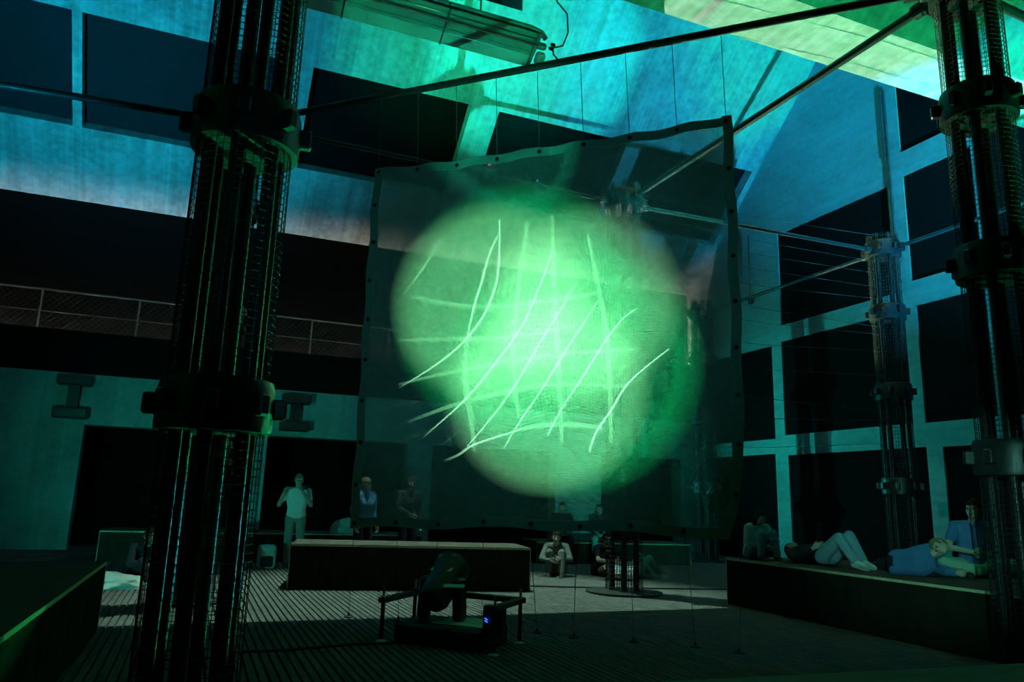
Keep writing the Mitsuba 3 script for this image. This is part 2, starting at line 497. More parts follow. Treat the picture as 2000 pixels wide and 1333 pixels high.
gz = obj('gauze', join(threads(True), threads(False)), 'gauze', sk)
labels[gz] = {'kind': 'stuff', 'label': 'see-through woven gauze'}


def ribbon(path, wid, side):
    """Hem along the path (u, z), wid to the inside, both faces, folded round the threads."""
    V, F = [], []
    for i, (u, z) in enumerate(path):
        a, b = (u, z), (u + side[0] * wid, z + side[1] * wid)
        for (uu, zz), o in ((a, -.006), (b, -.006), (b, .006), (a, .006)):
            V.append(S3(uu, zz, belly(uu, zz) + o))
        if i:
            k = 4 * (i - 1)
            for q in range(4):
                p, s = k + q, k + (q + 1) % 4
                F += [(p, s, s + 4), (p, s + 4, p + 4)]
    k = 4 * (len(path) - 1)
    F += [(0, 2, 1), (0, 3, 2), (k, k + 1, k + 2), (k, k + 2, k + 3)]
    return trimesh.Trimesh(np.array(V), np.array(F), process=False)


us, zs = np.linspace(0, 1, 60), np.linspace(0, 1, 60)
hem = .11
hems = [obj('hem', ribbon([(edge_x(0, Z1) + t * (edge_x(1, Z1) - edge_x(0, Z1)), edge_top(t * W)) for t in us], hem, (0, -1)), 'hem', sk),
        obj('hem', ribbon([(edge_x(0, Z0) + t * (edge_x(1, Z0) - edge_x(0, Z0)), edge_bot(t * W)) for t in us], hem, (0, 1)), 'hem', sk),
        obj('hem', ribbon([(edge_x(0, Z0 + t * (Z1 - Z0)), edge_bot(0) + t * (edge_top(0) - edge_bot(0))) for t in zs], hem, (1, 0)), 'hem', sk),
        obj('hem', ribbon([(edge_x(1, Z0 + t * (Z1 - Z0)), edge_bot(W) + t * (edge_top(W) - edge_bot(W))) for t in zs], hem, (-1, 0)), 'hem', sk)]
NT = 9
ORD = ['first', 'second', 'third', 'fourth', 'fifth', 'sixth', 'seventh', 'eighth', 'ninth', 'tenth', 'eleventh', 'twelfth']
eye_t, eye_b = [], []
eyelet = lathe([(.011, -.009), (.026, -.009), (.028, 0), (.026, .009), (.011, .009)], 16)
M0 = np.eye(4)
M0[:3, 0], M0[:3, 1], M0[:3, 2] = du, (0, 0, 1), np.cross(du, (0, 0, 1))


def put_eyelet(u, z):
    m = eyelet.copy()
    M = M0.copy()
    M[:3, 3] = S3(u, z, belly(u, z))
    m.apply_transform(M)
    obj('eyelet', m, 'black_steel', sk, 40)


for i in range(NT):
    u = .06 + i * (W - .12) / (NT - 1)
    for lst, z in ((eye_t, edge_top(u) - .055), (eye_b, edge_bot(u) + .055)):
        put_eyelet(u, z)
        lst.append(S3(u, z, belly(u, z)))
for i in range(1, 9):
    z = Z0 + i * (Z1 - Z0) / 9
    put_eyelet(edge_x(0, z) + .055, z)
    put_eyelet(edge_x(1, z) - .055, z)
pa, pb = np.array(L), np.array(Rt)
for i, p in enumerate(eye_t):
    q = pa + (pb - pa) * ((p - pa) @ (pb - pa) / ((pb - pa) @ (pb - pa)))
    c = tube([p, (p + q) / 2 + (0, 0, -.01), q], .0035, 5)
    tag(obj('suspension_cord', c, 'cord', None, 30), f'thin cord above the screen, {ORD[i]} from the left, hanging it from the long pipe', 'cord', 'cords above the screen')
for i, p in enumerate(eye_b):
    q = np.array([p[0] + .1 * math.sin(i * 2.1), p[1] - .05, .015])
    c = tube([p, (p + q) / 2 + (.02 * math.sin(i), 0, 0), q], .0035, 5)
    k = thing('elastic_tie', f'thin elastic tie below the screen, {ORD[i]} from the left, running down to the floor', 'tie', 'elastic ties below the screen')
    obj('cord_line', c, 'elastic', k, 30)
    obj('floor_anchor', moved(lathe([(.05, 0), (.05, .012), (.015, .02), (.012, .05)], 14), (q[0], q[1], 0)), 'black_steel', k, 30)

# ------------------------------------------------------------------ benches (long plywood platforms)
def bench(a, b, depth, side, label, h=.67, slope_z=0.0, top='bench_top'):
    """a, b: ends of the visible front edge (x, y); side: +1 the body lies to the left of a->b."""
    k = thing('plywood_platform', label, 'bench')
    a, b = np.array(a, float), np.array(b, float)
    Ln = np.linalg.norm(b - a)
    ang = math.atan2(*(b - a)[::-1])
    y0, y1 = (0, depth) if side > 0 else (-depth, 0)
    f = (0, .02) if side > 0 else (-.02, 0)
    r = (depth - .02, depth) if side > 0 else (-depth, -depth + .02)
    put = lambda m: moved(m, (a[0], a[1], 0), ang)
    obj('front_panel', put(box(.0, Ln, f[0], f[1], .0, h - .03)), 'bench_panel', k)
    obj('rear_panel', put(box(.0, Ln, r[0], r[1], .0, h - .03)), 'bench_panel', k)
    for x in (0.0, Ln - .02):
        obj('end_panel', put(box(x, x + .02, y0 + .021, y1 - .021, 0, h - .03)), 'bench_panel', k)
    obj('seat_board', put(box(0, Ln, y0, y1, h - .03, h)), top, k)
    e0, e1 = (-.004, -.0005) if side > 0 else (.0005, .004)
    obj('edge_strip', put(box(0, Ln, e0, e1, h - .034, h - .002)), 'ply_edge', k)
    obj('edge_strip', put(box(0, .012, e0, e1, 0, h - .036)), 'ply_edge', k)
    obj('edge_strip', put(box(Ln - .012, Ln, e0, e1, 0, h - .036)), 'ply_edge', k)
    return k


bench((1.47, 12.25), (5.16, 11.5), 1.3, 1, 'long low plywood platform with a pale front edge, behind the projector')
bench((7.57, 9.64), (7.42, 4.6), 1.9, 1, 'long dark platform at the right with people lying on it')
bench((-.74, 9.05), (-.80, 4.3), 1.5, -1, 'dark platform at the left edge with a green-lit edge')
bench((1.3, 2.95), (6.2, 2.62), 1.2, -1, 'platform at the bottom edge, its top lit green', top='bench_pale')
bench((-1.6, 17.2), (4.9, 16.9), 1.4, 1, 'far platform along the back wall behind the standing person', .6)
bench((7.6, 16.6), (11.5, 16.0), 1.4, 1, 'far platform before the back wall on the right of the round base plate', .5)

# ------------------------------------------------------------------ ceiling luminaire
def luminaire(x1, y, z, length):
    k = thing('linear_luminaire', 'long industrial strip luminaire hanging under the hopper at the top', 'lamp')
    x0 = x1 - length
    pr = sg.Polygon([(-.17, .0), (.17, .0), (.13, .16), (.05, .22), (-.05, .22), (-.13, .16)])
    m = plate(pr, length)
    v = m.vertices.copy()
    tilt = math.radians(-28)

    def place(m):
        v = m.vertices.copy()
        c, s = math.cos(tilt), math.sin(tilt)
        m.vertices = np.stack([x0 + v[:, 0], y - v[:, 1] * c - v[:, 2] * s, z - v[:, 1] * s + v[:, 2] * c], 1)
        m.invert()
        return m
    m.vertices = np.stack([v[:, 2], v[:, 0], v[:, 1]], 1)
    obj('housing', place(m), 'lamp_trough', k)
    obj('reflector_flange', place(box(0, length, -.34, -.175, -.012, 0)), 'lamp_flange', k)
    obj('tube_rod', place(tube([(0, .02, -.03), (length + .02, .02, -.03)], .022, 12)), 'chrome', k, 40)
    obj('tube_rod', place(tube([(0, .17, .12), (length - .1, .17, .12), (length + .05, .16, .08), (length + .12, .12, 0)], .035, 12)), 'galvanised', k, 40)
    obj('rib', place(box(.2, length, -.13, -.11, -.016, -.001)), 'lamp_trough', k)
    obj('rib', place(box(.2, length, .09, .105, -.016, -.001)), 'chrome', k)
    obj('end_cap', place(tube([(length + .01, -.33, -.02), (length + .01, .17, -.02)], .028, 10)), 'galvanised', k, 40)
    for xx in (.35 * length, .68 * length):
        obj('strap', place(tube([(xx, -.35, -.02), (xx, -.17, -.025), (xx, .17, -.025), (xx, .2, .1)], .009, 6)), 'black_steel', k, 40)
    cn = obj('connector', place(lathe_x(length + .03, .05, .14, .0)), 'galvanised', k, 35)
    obj('junction_box', place(moved(bevel_box(.13, .17, .1, .02), (length + .14, -.17, -.02), 0)), 'white_plastic', k)
    for yy in (.0, .06):
        obj('plug', place(moved(bevel_box(.07, .04, .05, .01), (length + .26, yy, .02), 0)), 'black_plastic', k)
    for xx in (.3, length - .8):
        obj('hanger', tube([(x0 + xx, y + .1, z + .2), (x0 + xx, y + .1, ZB + (YB - y) * 0 + 4.0)], .012, 6), 'galvanised', k)
    obj('cable', tube([(x1 + .22, y - .1, z - .05), (x1 + .40, y - .08, z + .05), (x1 + .52, y, z + .35), (x1 + .5, y, z + .65), (x1 + .33, y, z + .8), (x1 + .35, y, z + 1.05), (x1 + .5, y, z + 1.5)], .011, 6), 'black_plastic', k, 40)
    obj('cable', tube([(x1 + .22, y - .12, z - .06), (x1 + .24, y - .12, z - .16), (x1 + .31, y - .12, z - .22)], .011, 6), 'black_plastic', k, 40)
    return k


def lathe_x(x, r, ln, yy):
    m = lathe([(r * .8, 0), (r, .02), (r, ln - .02), (r * .7, ln)], 16)
    v = m.vertices.copy()
    m.vertices = np.stack([x + v[:, 2], v[:, 0] + yy, v[:, 1] + .01], 1)
    return m


luminaire(3.8, 8.75, 7.75, 4.1)

# ------------------------------------------------------------------ small spotlights clamped to the pipe, hanging lamp cord, conduit
def clamp_lamp(p, tint, label, aim):
    k = thing('clamp_spotlight', label, 'spotlight')
    p = np.array(p, float)
    d = np.array(aim, float) / np.linalg.norm(aim)
    obj('clamp', tube([p + (0, 0, .10), p + (0, 0, -.06)], .03, 10), 'black_steel', k, 40)
    obj('lamp_body', tube([p + (0, 0, -.1) - d * .13, p + (0, 0, -.1) - d * .12, p + (0, 0, -.1) + d * .1, p + (0, 0, -.1) + d * .13], [.04, .08, .10, .10], 14), 'galvanised', k, 40)
    obj('yoke', tube([p + (-.09, 0, -.1), p + (-.09, 0, -.02), p + (.09, 0, -.02), p + (.09, 0, -.1)], .01, 6), 'galvanised', k, 40)
    lens = moved(lathe([(.012, 0), (.03, .004), (.02, .012)], 14))
    e = obj('indicator', trimesh.creation.icosphere(1, .016), 'white_plastic', k)
    scene[e] = {**mikit.ply(moved(trimesh.creation.icosphere(1, .018), p + (-.05, -.09, .02)), 'mat_white_plastic'), 'emitter': {'type': 'area', 'radiance': rgb(*tint), 'sampling_weight': .03}}
    return k


clamp_lamp((4.0, 10.95, 6.82), (1.4, .05, .12), 'small clamped spotlight with a red indicator on the pipe', (.3, -.8, -.5))
clamp_lamp((4.88, 10.95, 6.72), (.03, .35, .9), 'small clamped spotlight with a blue glow, further along the pipe', (-.3, -.8, -.4))

ck = thing('conduit', 'thin conduit pipe running down the right wall pillar', 'pipe')
obj('conduit_pipe', tube([(XR - .05, 12.32, 11.8), (XR - .05, 12.32, 6.9), (XR - .05, 12.24, 6.75)], .026, 8), 'grey_wire', ck, 40)
obj('conduit_pipe', tube([(XR - .05, 12.42, 11.8), (XR - .05, 12.42, 9.9)], .02, 8), 'grey_wire', ck, 40)
pk = thing('pendant_cord', 'small weight hanging on a cord before the teal wall', 'pendant')
obj('cord_line', tube([(XR - .1, 17.45, 9.6), (XR - .1, 17.45, 7.55)], .018, 6), 'black_plastic', pk, 30)
obj('weight', moved(lathe([(.03, -.08), (.07, -.06), (.07, .05), (.02, .08)], 14), (XR - .1, 17.45, 7.5)), 'black_plastic', pk, 30)

# brackets on the back wall beam
def bracket(x, z0, z1, label):
    k = thing('wall_bracket', label, 'bracket')
    obj('stem', box(x - .12, x + .12, YB - .22, YB - .01, z0 + .1, z1 - .05), 'black_steel', k)
    for z in (z0 + .12, z1 - .2):
        obj('flange', moved(bevel_box(.72, .34, .24, .02), (x, YB - .2, z)), 'black_steel', k)


bracket(2.26, 3.02, 4.05, 'dark double-flanged bracket on the teal beam right of the left tower')
bracket(-2.85, 3.0, 4.1, 'dark double-flanged bracket on the teal beam at the far left')

# thin strings fanning from the right towers to the screen side
rs = random.Random(3)
for i, (z0, z1) in enumerate(((7.0, 7.08), (6.6, 6.5), (6.3, 6.25), (6.0, 5.95), (5.6, 5.7), (5.3, 5.1), (4.9, 4.95), (4.4, 4.6), (3.95, 4.1), (3.6, 3.35), (3.0, 3.2), (2.4, 2.75))):
    s = tube([(12.6, 10.9, z1), (9.7, 11.0, (z0 + z1) / 2 - .06), (6.9, 11.1, z0)], .004, 3)
    tag(obj('tension_string', s, 'cord'), f'thin pale string between the screen tower and the thin right tower, {ORD[i]} from the top', 'string', 'strings between the two right towers')

# ------------------------------------------------------------------ projector frame and moving head
fk = thing('projector_frame', 'low steel table frame on threaded feet around the moving head lamp', 'frame')
P_LF, P_RF, P_RB, P_LB = (np.array(q) for q in ((1.88, 7.76), (2.72, 6.85), (3.2, 7.36), (2.36, 8.30)))
for p, q, h in ((P_LF, P_LB, .40), (P_RF, P_RB, .42), (P_LB, P_RB, .42)):
    d = np.append(q - p, 0)
    ln = np.linalg.norm(d) + .1
    m = bevel_box(ln, .07, .055, .008)
    obj('rail', moved(m, (*((p + q) / 2), h), math.atan2(d[1], d[0])), 'black_steel', fk)
for p in (P_LF, P_RF, P_RB, P_LB):
    lg = obj('leg', tube([(*p, .02), (*p, .40)], .02, 10), 'black_steel', fk, 40)
    obj('threaded_bolt', tube([(*p, .43), (*p, .445), (*p, .5), (*p, .53)], [.026, .012, .012, .018], 10), 'galvanised', lg, 40)
    obj('foot', moved(lathe([(.055, 0), (.055, .012), (.03, .022), (.02, .03)], 16), (*p, 0)), 'galvanised', lg, 40)
ctr = (P_LF + P_RF + P_RB + P_LB) / 4
ang = math.atan2(*(P_RF - P_LF)[::-1])
hk = thing('moving_head_lamp', 'black moving head stage lamp standing inside the low steel frame', 'stage lamp')
put = lambda m, dx=0, dy=0, dz=0, rz=0, rx=0, ry=0: moved(moved(m, (dx, dy, dz), rz, rx, ry), (*ctr, 0), ang)
obj('base', put(bevel_box(.98, .62, .20, .03), 0, 0, .10), 'black_plastic', hk)
obj('top_plate', put(bevel_box(.56, .50, .012, .004), .18, .04, .207), 'case_top', hk)
for s in (-1, 1):
    obj('yoke_arm', put(bevel_box(.10, .17, .42, .03), -.12 + s * .2, 0, .42, 0, 0, s * -.05), 'black_plastic', hk)
hd = lathe([(.03, -.26), (.13, -.26), (.16, -.2), (.165, .02), (.18, .1), (.19, .27), (.16, .28), (.15, .255), (.02, .25)], 28)
hb = obj('lamp_head', put(hd, -.12, 0, .56, 0, math.radians(-52), 0), 'black_plastic', hk, 40)
obj('vent_plate', put(bevel_box(.24, .2, .012, .004), -.12, .02, .735, 0, math.radians(28), 0), 'case_top', hk)
obj('vent_plate', put(bevel_box(.26, .05, .012, .004), .06, -.14, .56, .5, math.radians(40), 0), 'case_top', hk)
obj('handle', put(tube([(-.1, -.03, 0), (-.09, -.03, .05), (.09, -.03, .05), (.1, -.03, 0)], .012, 8), -.12, .1, .78), 'case_top', hk, 40)
ck = thing('control_box', 'small black control box with two blue light bars beside the moving head', 'control box')
obj('body', moved(bevel_box(.2, .12, .26, .01), (2.80, 7.05, .29), ang), 'black_plastic', ck)
for i in range(2):
    b = moved(bevel_box(.05, .008, .010, .002), (2.715 - .008, 7.035 + .0, .30 - i * .022), ang - .5, 0, .25)
    kk = obj('light_bar', b, 'led_blue', ck)
    scene[kk]['emitter'] = {'type': 'area', 'radiance': rgb(.06, .3, 3.0), 'sampling_weight': .03}
cb = tube([(2.2, 7.6, .012), (1.6, 7.65, .012), (.9, 7.5, .012), (.4, 7.52, .012)], .012, 6)
tag(obj('floor_cable', cb, 'black_plastic', None, 40), 'black cable lying on the planks left of the steel frame', 'cable')
cb = tube([(5.3, 12.2, .012), (6.5, 11.75, .012), (7.6, 11.5, .012), (9.0, 11.2, .012)], .014, 6)
tag(obj('floor_cable', cb, 'black_plastic', None, 40), 'black cable lying on the floor behind the round base plate', 'cable')

# ------------------------------------------------------------------ unseen slit lamps behind the viewer, placed to throw bright lines onto the gauze
THIN = [
    [(1.787, 4.864), (1.792, 4.432), (1.769, 4.121), (1.659, 3.753), (1.414, 3.372), (1.107, 3.09), (0.553, 2.746)] ,
    [(2.481, 4.4), (2.358, 4.059), (2.153, 3.576), (1.997, 3.327), (1.798, 3.058), (1.418, 2.583), (0.985, 2.189), (0.767, 2.0)] ,
    [(2.766, 3.946), (2.535, 3.578), (2.313, 3.23), (2.068, 2.801), (1.8, 2.413), (1.488, 2.026)] ,
    [(3.058, 3.739), (2.794, 3.357), (2.571, 3.014), (2.328, 2.632), (2.125, 2.33), (1.944, 2.008)] ,
    [(3.502, 3.611), (3.362, 3.516), (3.162, 3.28), (2.903, 2.883), (2.623, 2.467), (2.464, 2.15)] ,
    [(3.866, 3.123), (3.381, 2.713), (3.225, 2.461), (3.029, 2.17), (2.972, 1.977)] ,
    [(1.052, 4.769), (0.876, 4.458), (0.721, 4.215), (0.531, 3.952)] ,
    [(1.793, 4.704), (1.655, 4.42), (1.556, 4.046), (1.467, 3.719), (1.414, 3.372)] ,
    [(0.627, 1.667), (1.054, 1.797), (1.383, 1.923), (1.532, 2.026), (2.128, 2.229)] ,
]
SOFT = [
    [(1.414, 3.372), (1.397, 3.028), (1.435, 2.688), (1.517, 2.353), (1.578, 1.986)] ,
    [(2.152, 4.784), (2.117, 4.451), (2.061, 4.079), (2.018, 3.69), (1.997, 3.327), (2.02, 2.947), (2.102, 2.391)] ,
    [(2.483, 4.843), (2.509, 4.049), (2.535, 3.578), (2.57, 3.076), (2.598, 2.668), (2.639, 2.091)] ,
    [(2.927, 4.559), (3.036, 4.014), (3.1, 3.695), (3.162, 3.28), (3.194, 2.776), (3.216, 2.094)] ,
    [(0.511, 3.353), (1.416, 3.35), (1.996, 3.359), (2.538, 3.43), (2.793, 3.461)] ,
    [(0.55, 2.79), (1.4, 2.964), (2.006, 3.063), (2.569, 3.117), (3.163, 3.138), (3.5, 3.136)] ,
    [(0.562, 2.263), (1.419, 2.562), (2.049, 2.708), (2.493, 2.761), (3.381, 2.713)] ,
    [(2.128, 2.229), (2.564, 2.288), (3.108, 2.248)] ,
    [(0.643, 3.922), (1.659, 3.753), (2.536, 3.79), (3.058, 3.843)] ,
]


def smooth_line(c, k=8):
    P = np.array(c)
    t = np.arange(len(P))
    from scipy.interpolate import PchipInterpolator
    f = PchipInterpolator(t, P)
    return f(np.linspace(0, len(P) - 1, k * (len(P) - 1) + 1))


def slit_lamp(so, aim, curves, widths, label, dist=.35):
    k = thing('stage_spotlight', label, 'spotlight')
    ax = (np.array(aim) - so) / np.linalg.norm(np.array(aim) - so)
    ex = np.cross(ax, (0, 0, 1))
    ex /= np.linalg.norm(ex)
    ey = np.cross(ex, ax)
    disc = sg.Point(0, 0).buffer(.095, 48)
    for c, wd in zip(curves, widths):
        q = []
        for u, z in smooth_line(c):
            p = S3(u, z, belly(u, z)) - so
            q.append(((p @ ex) / (p @ ax) * dist, (p @ ey) / (p @ ax) * dist))
        n = len(q)
        parts = [sg.LineString(q[j:j + 2]).buffer(wd / 2 * dist / 9.6 * (.55 + .45 * math.sin(math.pi * (j + .5) / n)), 4) for j in range(n - 1)]
        disc = disc.difference(shapely.union_all(parts))
    m = plate(disc, .0004)
    v = m.vertices.copy()
    m.vertices = so + ax * dist + v[:, :1] * ex + v[:, 1:2] * ey + v[:, 2:] * ax
    obj('slit_plate', m, 'black_steel', k)
    prof_ = [(.095, -.02), (.10, -.02), (.10, .42), (.05, .46), (.046, .46), (.095, .415)]
    b = lathe(prof_, 28)
    F = b.faces[(b.faces < 28 * len(prof_)).all(1)]
    v = b.vertices
    V = so + ax * (dist - .02) - ax * (v[:, 2:3] - .0) + v[:, :1] * ex + v[:, 1:2] * ey
    obj('barrel', trimesh.Trimesh(V, F, process=False), 'black_steel', k)  # barrel and stand added to carry the slit plate
    f = so + ax * .12 - np.array([0, 0, .1])
    obj('stand', tube([(f[0], f[1], 0.02), f], .022, 10), 'black_steel', k)
    obj('foot_plate', moved(lathe([(.2, 0), (.2, .015), (.03, .03)], 24), (f[0], f[1], 0)), 'black_steel', k)


slit_lamp(SO2, AIM, THIN, [.026, .022, .02, .02, .02, .026, .022, .028, .028], 'black stage spotlight with fine slits on a floor stand behind the viewer')
slit_lamp(SO3, AIM, SOFT, [.07, .06, .06, .06, .05, .05, .055, .06, .05], 'black stage spotlight with broad slits on a floor stand behind the viewer')

# unseen flap at the ridge spot, placed to cut the floor light along a line
bk = thing('ridge_spotlight', 'black spotlight with a barn door flap under the ridge of the hoppers, above the picture', 'spotlight')
zf = RIDGE[2] * (1 - .4 / (RIDGE[1] - 9.25))
obj('barn_door', box(RIDGE[0] - 1.2, RIDGE[0] + 1.2, RIDGE[1] - .405, RIDGE[1] - .4, zf, RIDGE[2] + .1), 'black_steel', bk)
obj('barn_door', box(RIDGE[0] - 1.2, RIDGE[0] + 1.2, RIDGE[1] - .4, RIDGE[1] + .15, RIDGE[2] + .1, RIDGE[2] + .105), 'black_steel', bk)
obj('bracket', tube([RIDGE + (0, 0, .105), RIDGE + (0, 0, .75)], .02, 8), 'black_steel', bk)

# ------------------------------------------------------------------ people
for nm, c in (('skin', (.50, .36, .29)), ('cloth_white', (.75, .75, .72)), ('cloth_pale', (.45, .46, .42)), ('cloth_grey', (.25, .27, .25)), ('cloth_dim', (.13, .14, .13)), ('cloth_dark', (.022, .022, .026)), ('cloth_blue', (.06, .16, .34)),
              ('cloth_denim', (.20, .33, .40)), ('cloth_green', (.25, .42, .30)), ('hair', (.03, .022, .016)), ('hair_fair', (.22, .17, .1)), ('shoe_dark', (.03, .03, .03)), ('eye', (.03, .03, .03))):  # green trouser cloth has the green light put into its colour
    diffuse(nm, *c)


def sph(p, r, n=14):
    return m3.Manifold.sphere(r, n).translate([float(q) for q in p])


def hull(*balls):
    return m3.Manifold.batch_hull([sph(p, r) for p, r in balls])


def unite(ms):
    return m3.Manifold.batch_boolean(ms, m3.OpType.Add)


def soft(m, ln=.022, it=6):
    t = man(m.refine_to_length(ln))
    t.merge_vertices()
    trimesh.smoothing.filter_taubin(t, .5, .52, it)
    return t


def hand(w, f, n, curl, mirror=1):
    """Palm, four unequal fingers and a thumb: w wrist, f pointing direction, n palm normal."""
    f = f / np.linalg.norm(f)
    n = n - f * (n @ f)
    n = n / np.linalg.norm(n)
    sd = np.cross(f, n) * mirror
    out = [m3.Manifold.batch_hull([sph(w, .026), sph(w + f * .085 + sd * .032, .013), sph(w + f * .09 + sd * .01, .014), sph(w + f * .088 - sd * .012, .013), sph(w + f * .08 - sd * .032, .012), sph(w + f * .03 + sd * .03, .016)])]
    for off, ln in ((.033, .072), (.011, .082), (-.011, .076), (-.032, .058)):
        p = w + f * .085 + sd * off
        a = 0.0
        r = .0098
        for q, frac in enumerate((.45, .32, .25)):
            a += curl * (.7, 1.0, .8)[q]
            e = p + (f * math.cos(a) + n * math.sin(a)) * ln * frac
            out.append(hull((p, r), (e, r * .92)))
            p, r = e, r * .92
    p = w + f * .03 + sd * .03
    for d_, ln, r in (((f * .65 + sd * .65 + n * .25), .042, .0115), ((f * .85 + sd * .25 + n * .45), .032, .0105)):
        d_ = d_ / np.linalg.norm(d_)
        out.append(hull((p, r), (p + d_ * ln, r * .92)))
        p = p + d_ * ln
    return out


STAND = dict(pelvis=(0, 0, .95), chest=(0, 0, 1.27), neck=(0, 0, 1.48), head=(0, .03, 1.63), shR=(.19, 0, 1.43), shL=(-.19, 0, 1.43), elR=(.25, -.02, 1.14), elL=(-.25, -.02, 1.14),
             wrR=(.25, .08, .90), wrL=(-.25, .08, .90), hipR=(.095, 0, .92), hipL=(-.095, 0, .92), knR=(.11, .03, .50), knL=(-.11, .03, .50), anR=(.12, 0, .09), anL=(-.12, 0, .09))


def person(label, pose, loc, rz, yaw=0.0, nod=0.0, shirt='cloth_white', trousers='cloth_denim', hair='hair', sleeves=.55, shoes='shoe_dark', long_hair=False, curl=.35, scale=1.0, roll=None, toes=None, group=None):
    k = thing('person', label, 'person', group)
    J = {a: np.array(b, float) for a, b in {**STAND, **pose}.items()}
    lr = J['shR'] - J['shL']
    lr = lr / np.linalg.norm(lr)
    sp = J['neck'] - J['pelvis']
    sp = sp / np.linalg.norm(sp)
    waist = J['pelvis'] * .5 + J['chest'] * .5

    def torso(g):
        hp = [(J['hipR'], .098 + g), (J['hipL'], .098 + g)]
        return [hull(*hp, (J['pelvis'] + lr * .07, .10 + g), (J['pelvis'] - lr * .07, .10 + g)),
                hull((J['pelvis'] + lr * .075, .10 + g), (J['pelvis'] - lr * .075, .10 + g), (waist + lr * .065, .098 + g), (waist - lr * .065, .098 + g)),
                hull((waist + lr * .065, .098 + g), (waist - lr * .065, .098 + g), (J['chest'] + lr * .085, .112 + g), (J['chest'] - lr * .085, .112 + g)),
                hull((J['chest'] + lr * .085, .112 + g), (J['chest'] - lr * .085, .112 + g), (J['shR'], .062 + g), (J['shL'], .062 + g), (J['neck'] - sp * .04, .065 + g))]

    def chain(a, b, ra, rb, g=0.0, cut=1.0):
        e = J[a] + (J[b] - J[a]) * cut
        return hull((J[a], ra + g), (e, ra + (rb - ra) * cut + g))
    body = torso(0)
    for s in 'RL':
        body += [chain('sh' + s, 'el' + s, .053, .042), chain('el' + s, 'wr' + s, .042, .027), chain('hip' + s, 'kn' + s, .092, .058), chain('kn' + s, 'an' + s, .057, .036)]
        f = J['wr' + s] - J['el' + s]
        inn = (J['pelvis'] * .3 + J['chest'] * .7) - J['wr' + s]
        body += hand(J['wr' + s], f, inn + np.array([0, 0, -.01]), curl, 1 if s == 'R' else -1)
    # head
    yr, nr = math.radians(yaw), math.radians(nod)
    B = np.eye(3) if roll is None else np.array(roll, float).T
    Rm = B @ trimesh.transformations.euler_matrix(nr, 0, yr, 'sxyz')[:3, :3]

    def H_(p):
        return J['head'] + Rm @ np.array(p, float)
    skull = m3.Manifold.sphere(1.0, 26).scale([.074, .094, .108]).translate([0, -.008, .022])
    face = m3.Manifold.batch_hull([sph((-.038, .052, -.01), .028), sph((.038, .052, -.01), .028), sph((0, .066, -.082), .022), sph((-.03, .03, -.075), .025), sph((.03, .03, -.075), .025), sph((-.045, .0, .02), .03), sph((.045, .0, .02), .03)])
    nose = m3.Manifold.batch_hull([sph((0, .082, .018), .008), sph((0, .104, -.028), .011), sph((-.014, .086, -.034), .008), sph((.014, .086, -.034), .008)])
    brow = m3.Manifold.batch_hull([sph((-.036, .078, .030), .009), sph((.036, .078, .030), .009)])
    lips = m3.Manifold.batch_hull([sph((-.02, .079, -.058), .007), sph((.02, .079, -.058), .007), sph((0, .086, -.057), .008)])
    ears = [m3.Manifold.batch_hull([sph((x, -.012, .022), .012), sph((x, -.008, -.018), .008), sph((x * 1.06, -.02, .012), .010)]) for x in (-.076, .076)]
    hm = unite([skull, face, nose, brow, lips] + ears)
    M4 = np.hstack([Rm, J['head'][:, None]])
    body += [hm.transform(M4), hull((J['neck'] - sp * .05, .062), (H_((0, -.012, -.06)), .054))]
    wm = lambda m: moved(trimesh.Trimesh(m.vertices * scale, m.faces, process=False), loc, rz)
    obj('body', wm(soft(unite(body), .024, 4)), 'skin', k, True)
    for x in (-.032, .032):
        obj('eye', wm(moved(trimesh.creation.icosphere(1, .011), H_((x, .078, .012)))), 'eye', k, True)
    sh = torso(.014)[1:] + [chain('shR', 'elR', .055, .045, .014, min(1, sleeves)), chain('shL', 'elL', .055, .045, .014, min(1, sleeves))]
    if sleeves > 1:
        sh += [chain('elR', 'wrR', .044, .032, .012, sleeves - 1), chain('elL', 'wrL', .044, .032, .012, sleeves - 1)]
    obj('shirt', wm(soft(unite(sh), .03, 4)), shirt, k, True)
    tr = [torso(.010)[0]] + [torso(.009)[1]] * 0
    for s in 'RL':
        tr += [chain('hip' + s, 'kn' + s, .096, .064, .012), chain('kn' + s, 'an' + s, .064, .05, .010, .93)]
    obj('trousers', wm(soft(unite(tr), .03, 4)), trousers, k, True)
    for i, s in enumerate('RL'):
        t = np.array(toes[i] if toes else (0, 1, -.25), float)
        t /= np.linalg.norm(t)
        a = J['an' + s]
        sole = np.array([0, 0, -.045])
        obj('shoe', wm(soft(hull((a - t * .04 + sole * .6, .046), (a + sole * .2, .046), (a + t * .14 + sole, .036), (a + t * .185 + sole, .03)), .02, 3)), shoes, k, True)
    hr = m3.Manifold.sphere(1.0, 26).scale([.083, .104, .117]).translate([0, -.014, .030])
    hr = hr - m3.Manifold.cube([.3, .2, .2], True).translate([0, .13, -.04]) - m3.Manifold.cube([.3, .30, .2], True).translate([0, .12, -.115])
    if long_hair:
        hr = hr + m3.Manifold.batch_hull([sph((-.07, -.03, .0), .025), sph((.07, -.03, .0), .025), sph((-.085, -.05, -.2), .03), sph((.085, -.05, -.2), .03), sph((0, -.1, -.2), .03)])
    obj('hair', wm(soft(hr.transform(M4), .02, 2)), hair, k, True)
    return k


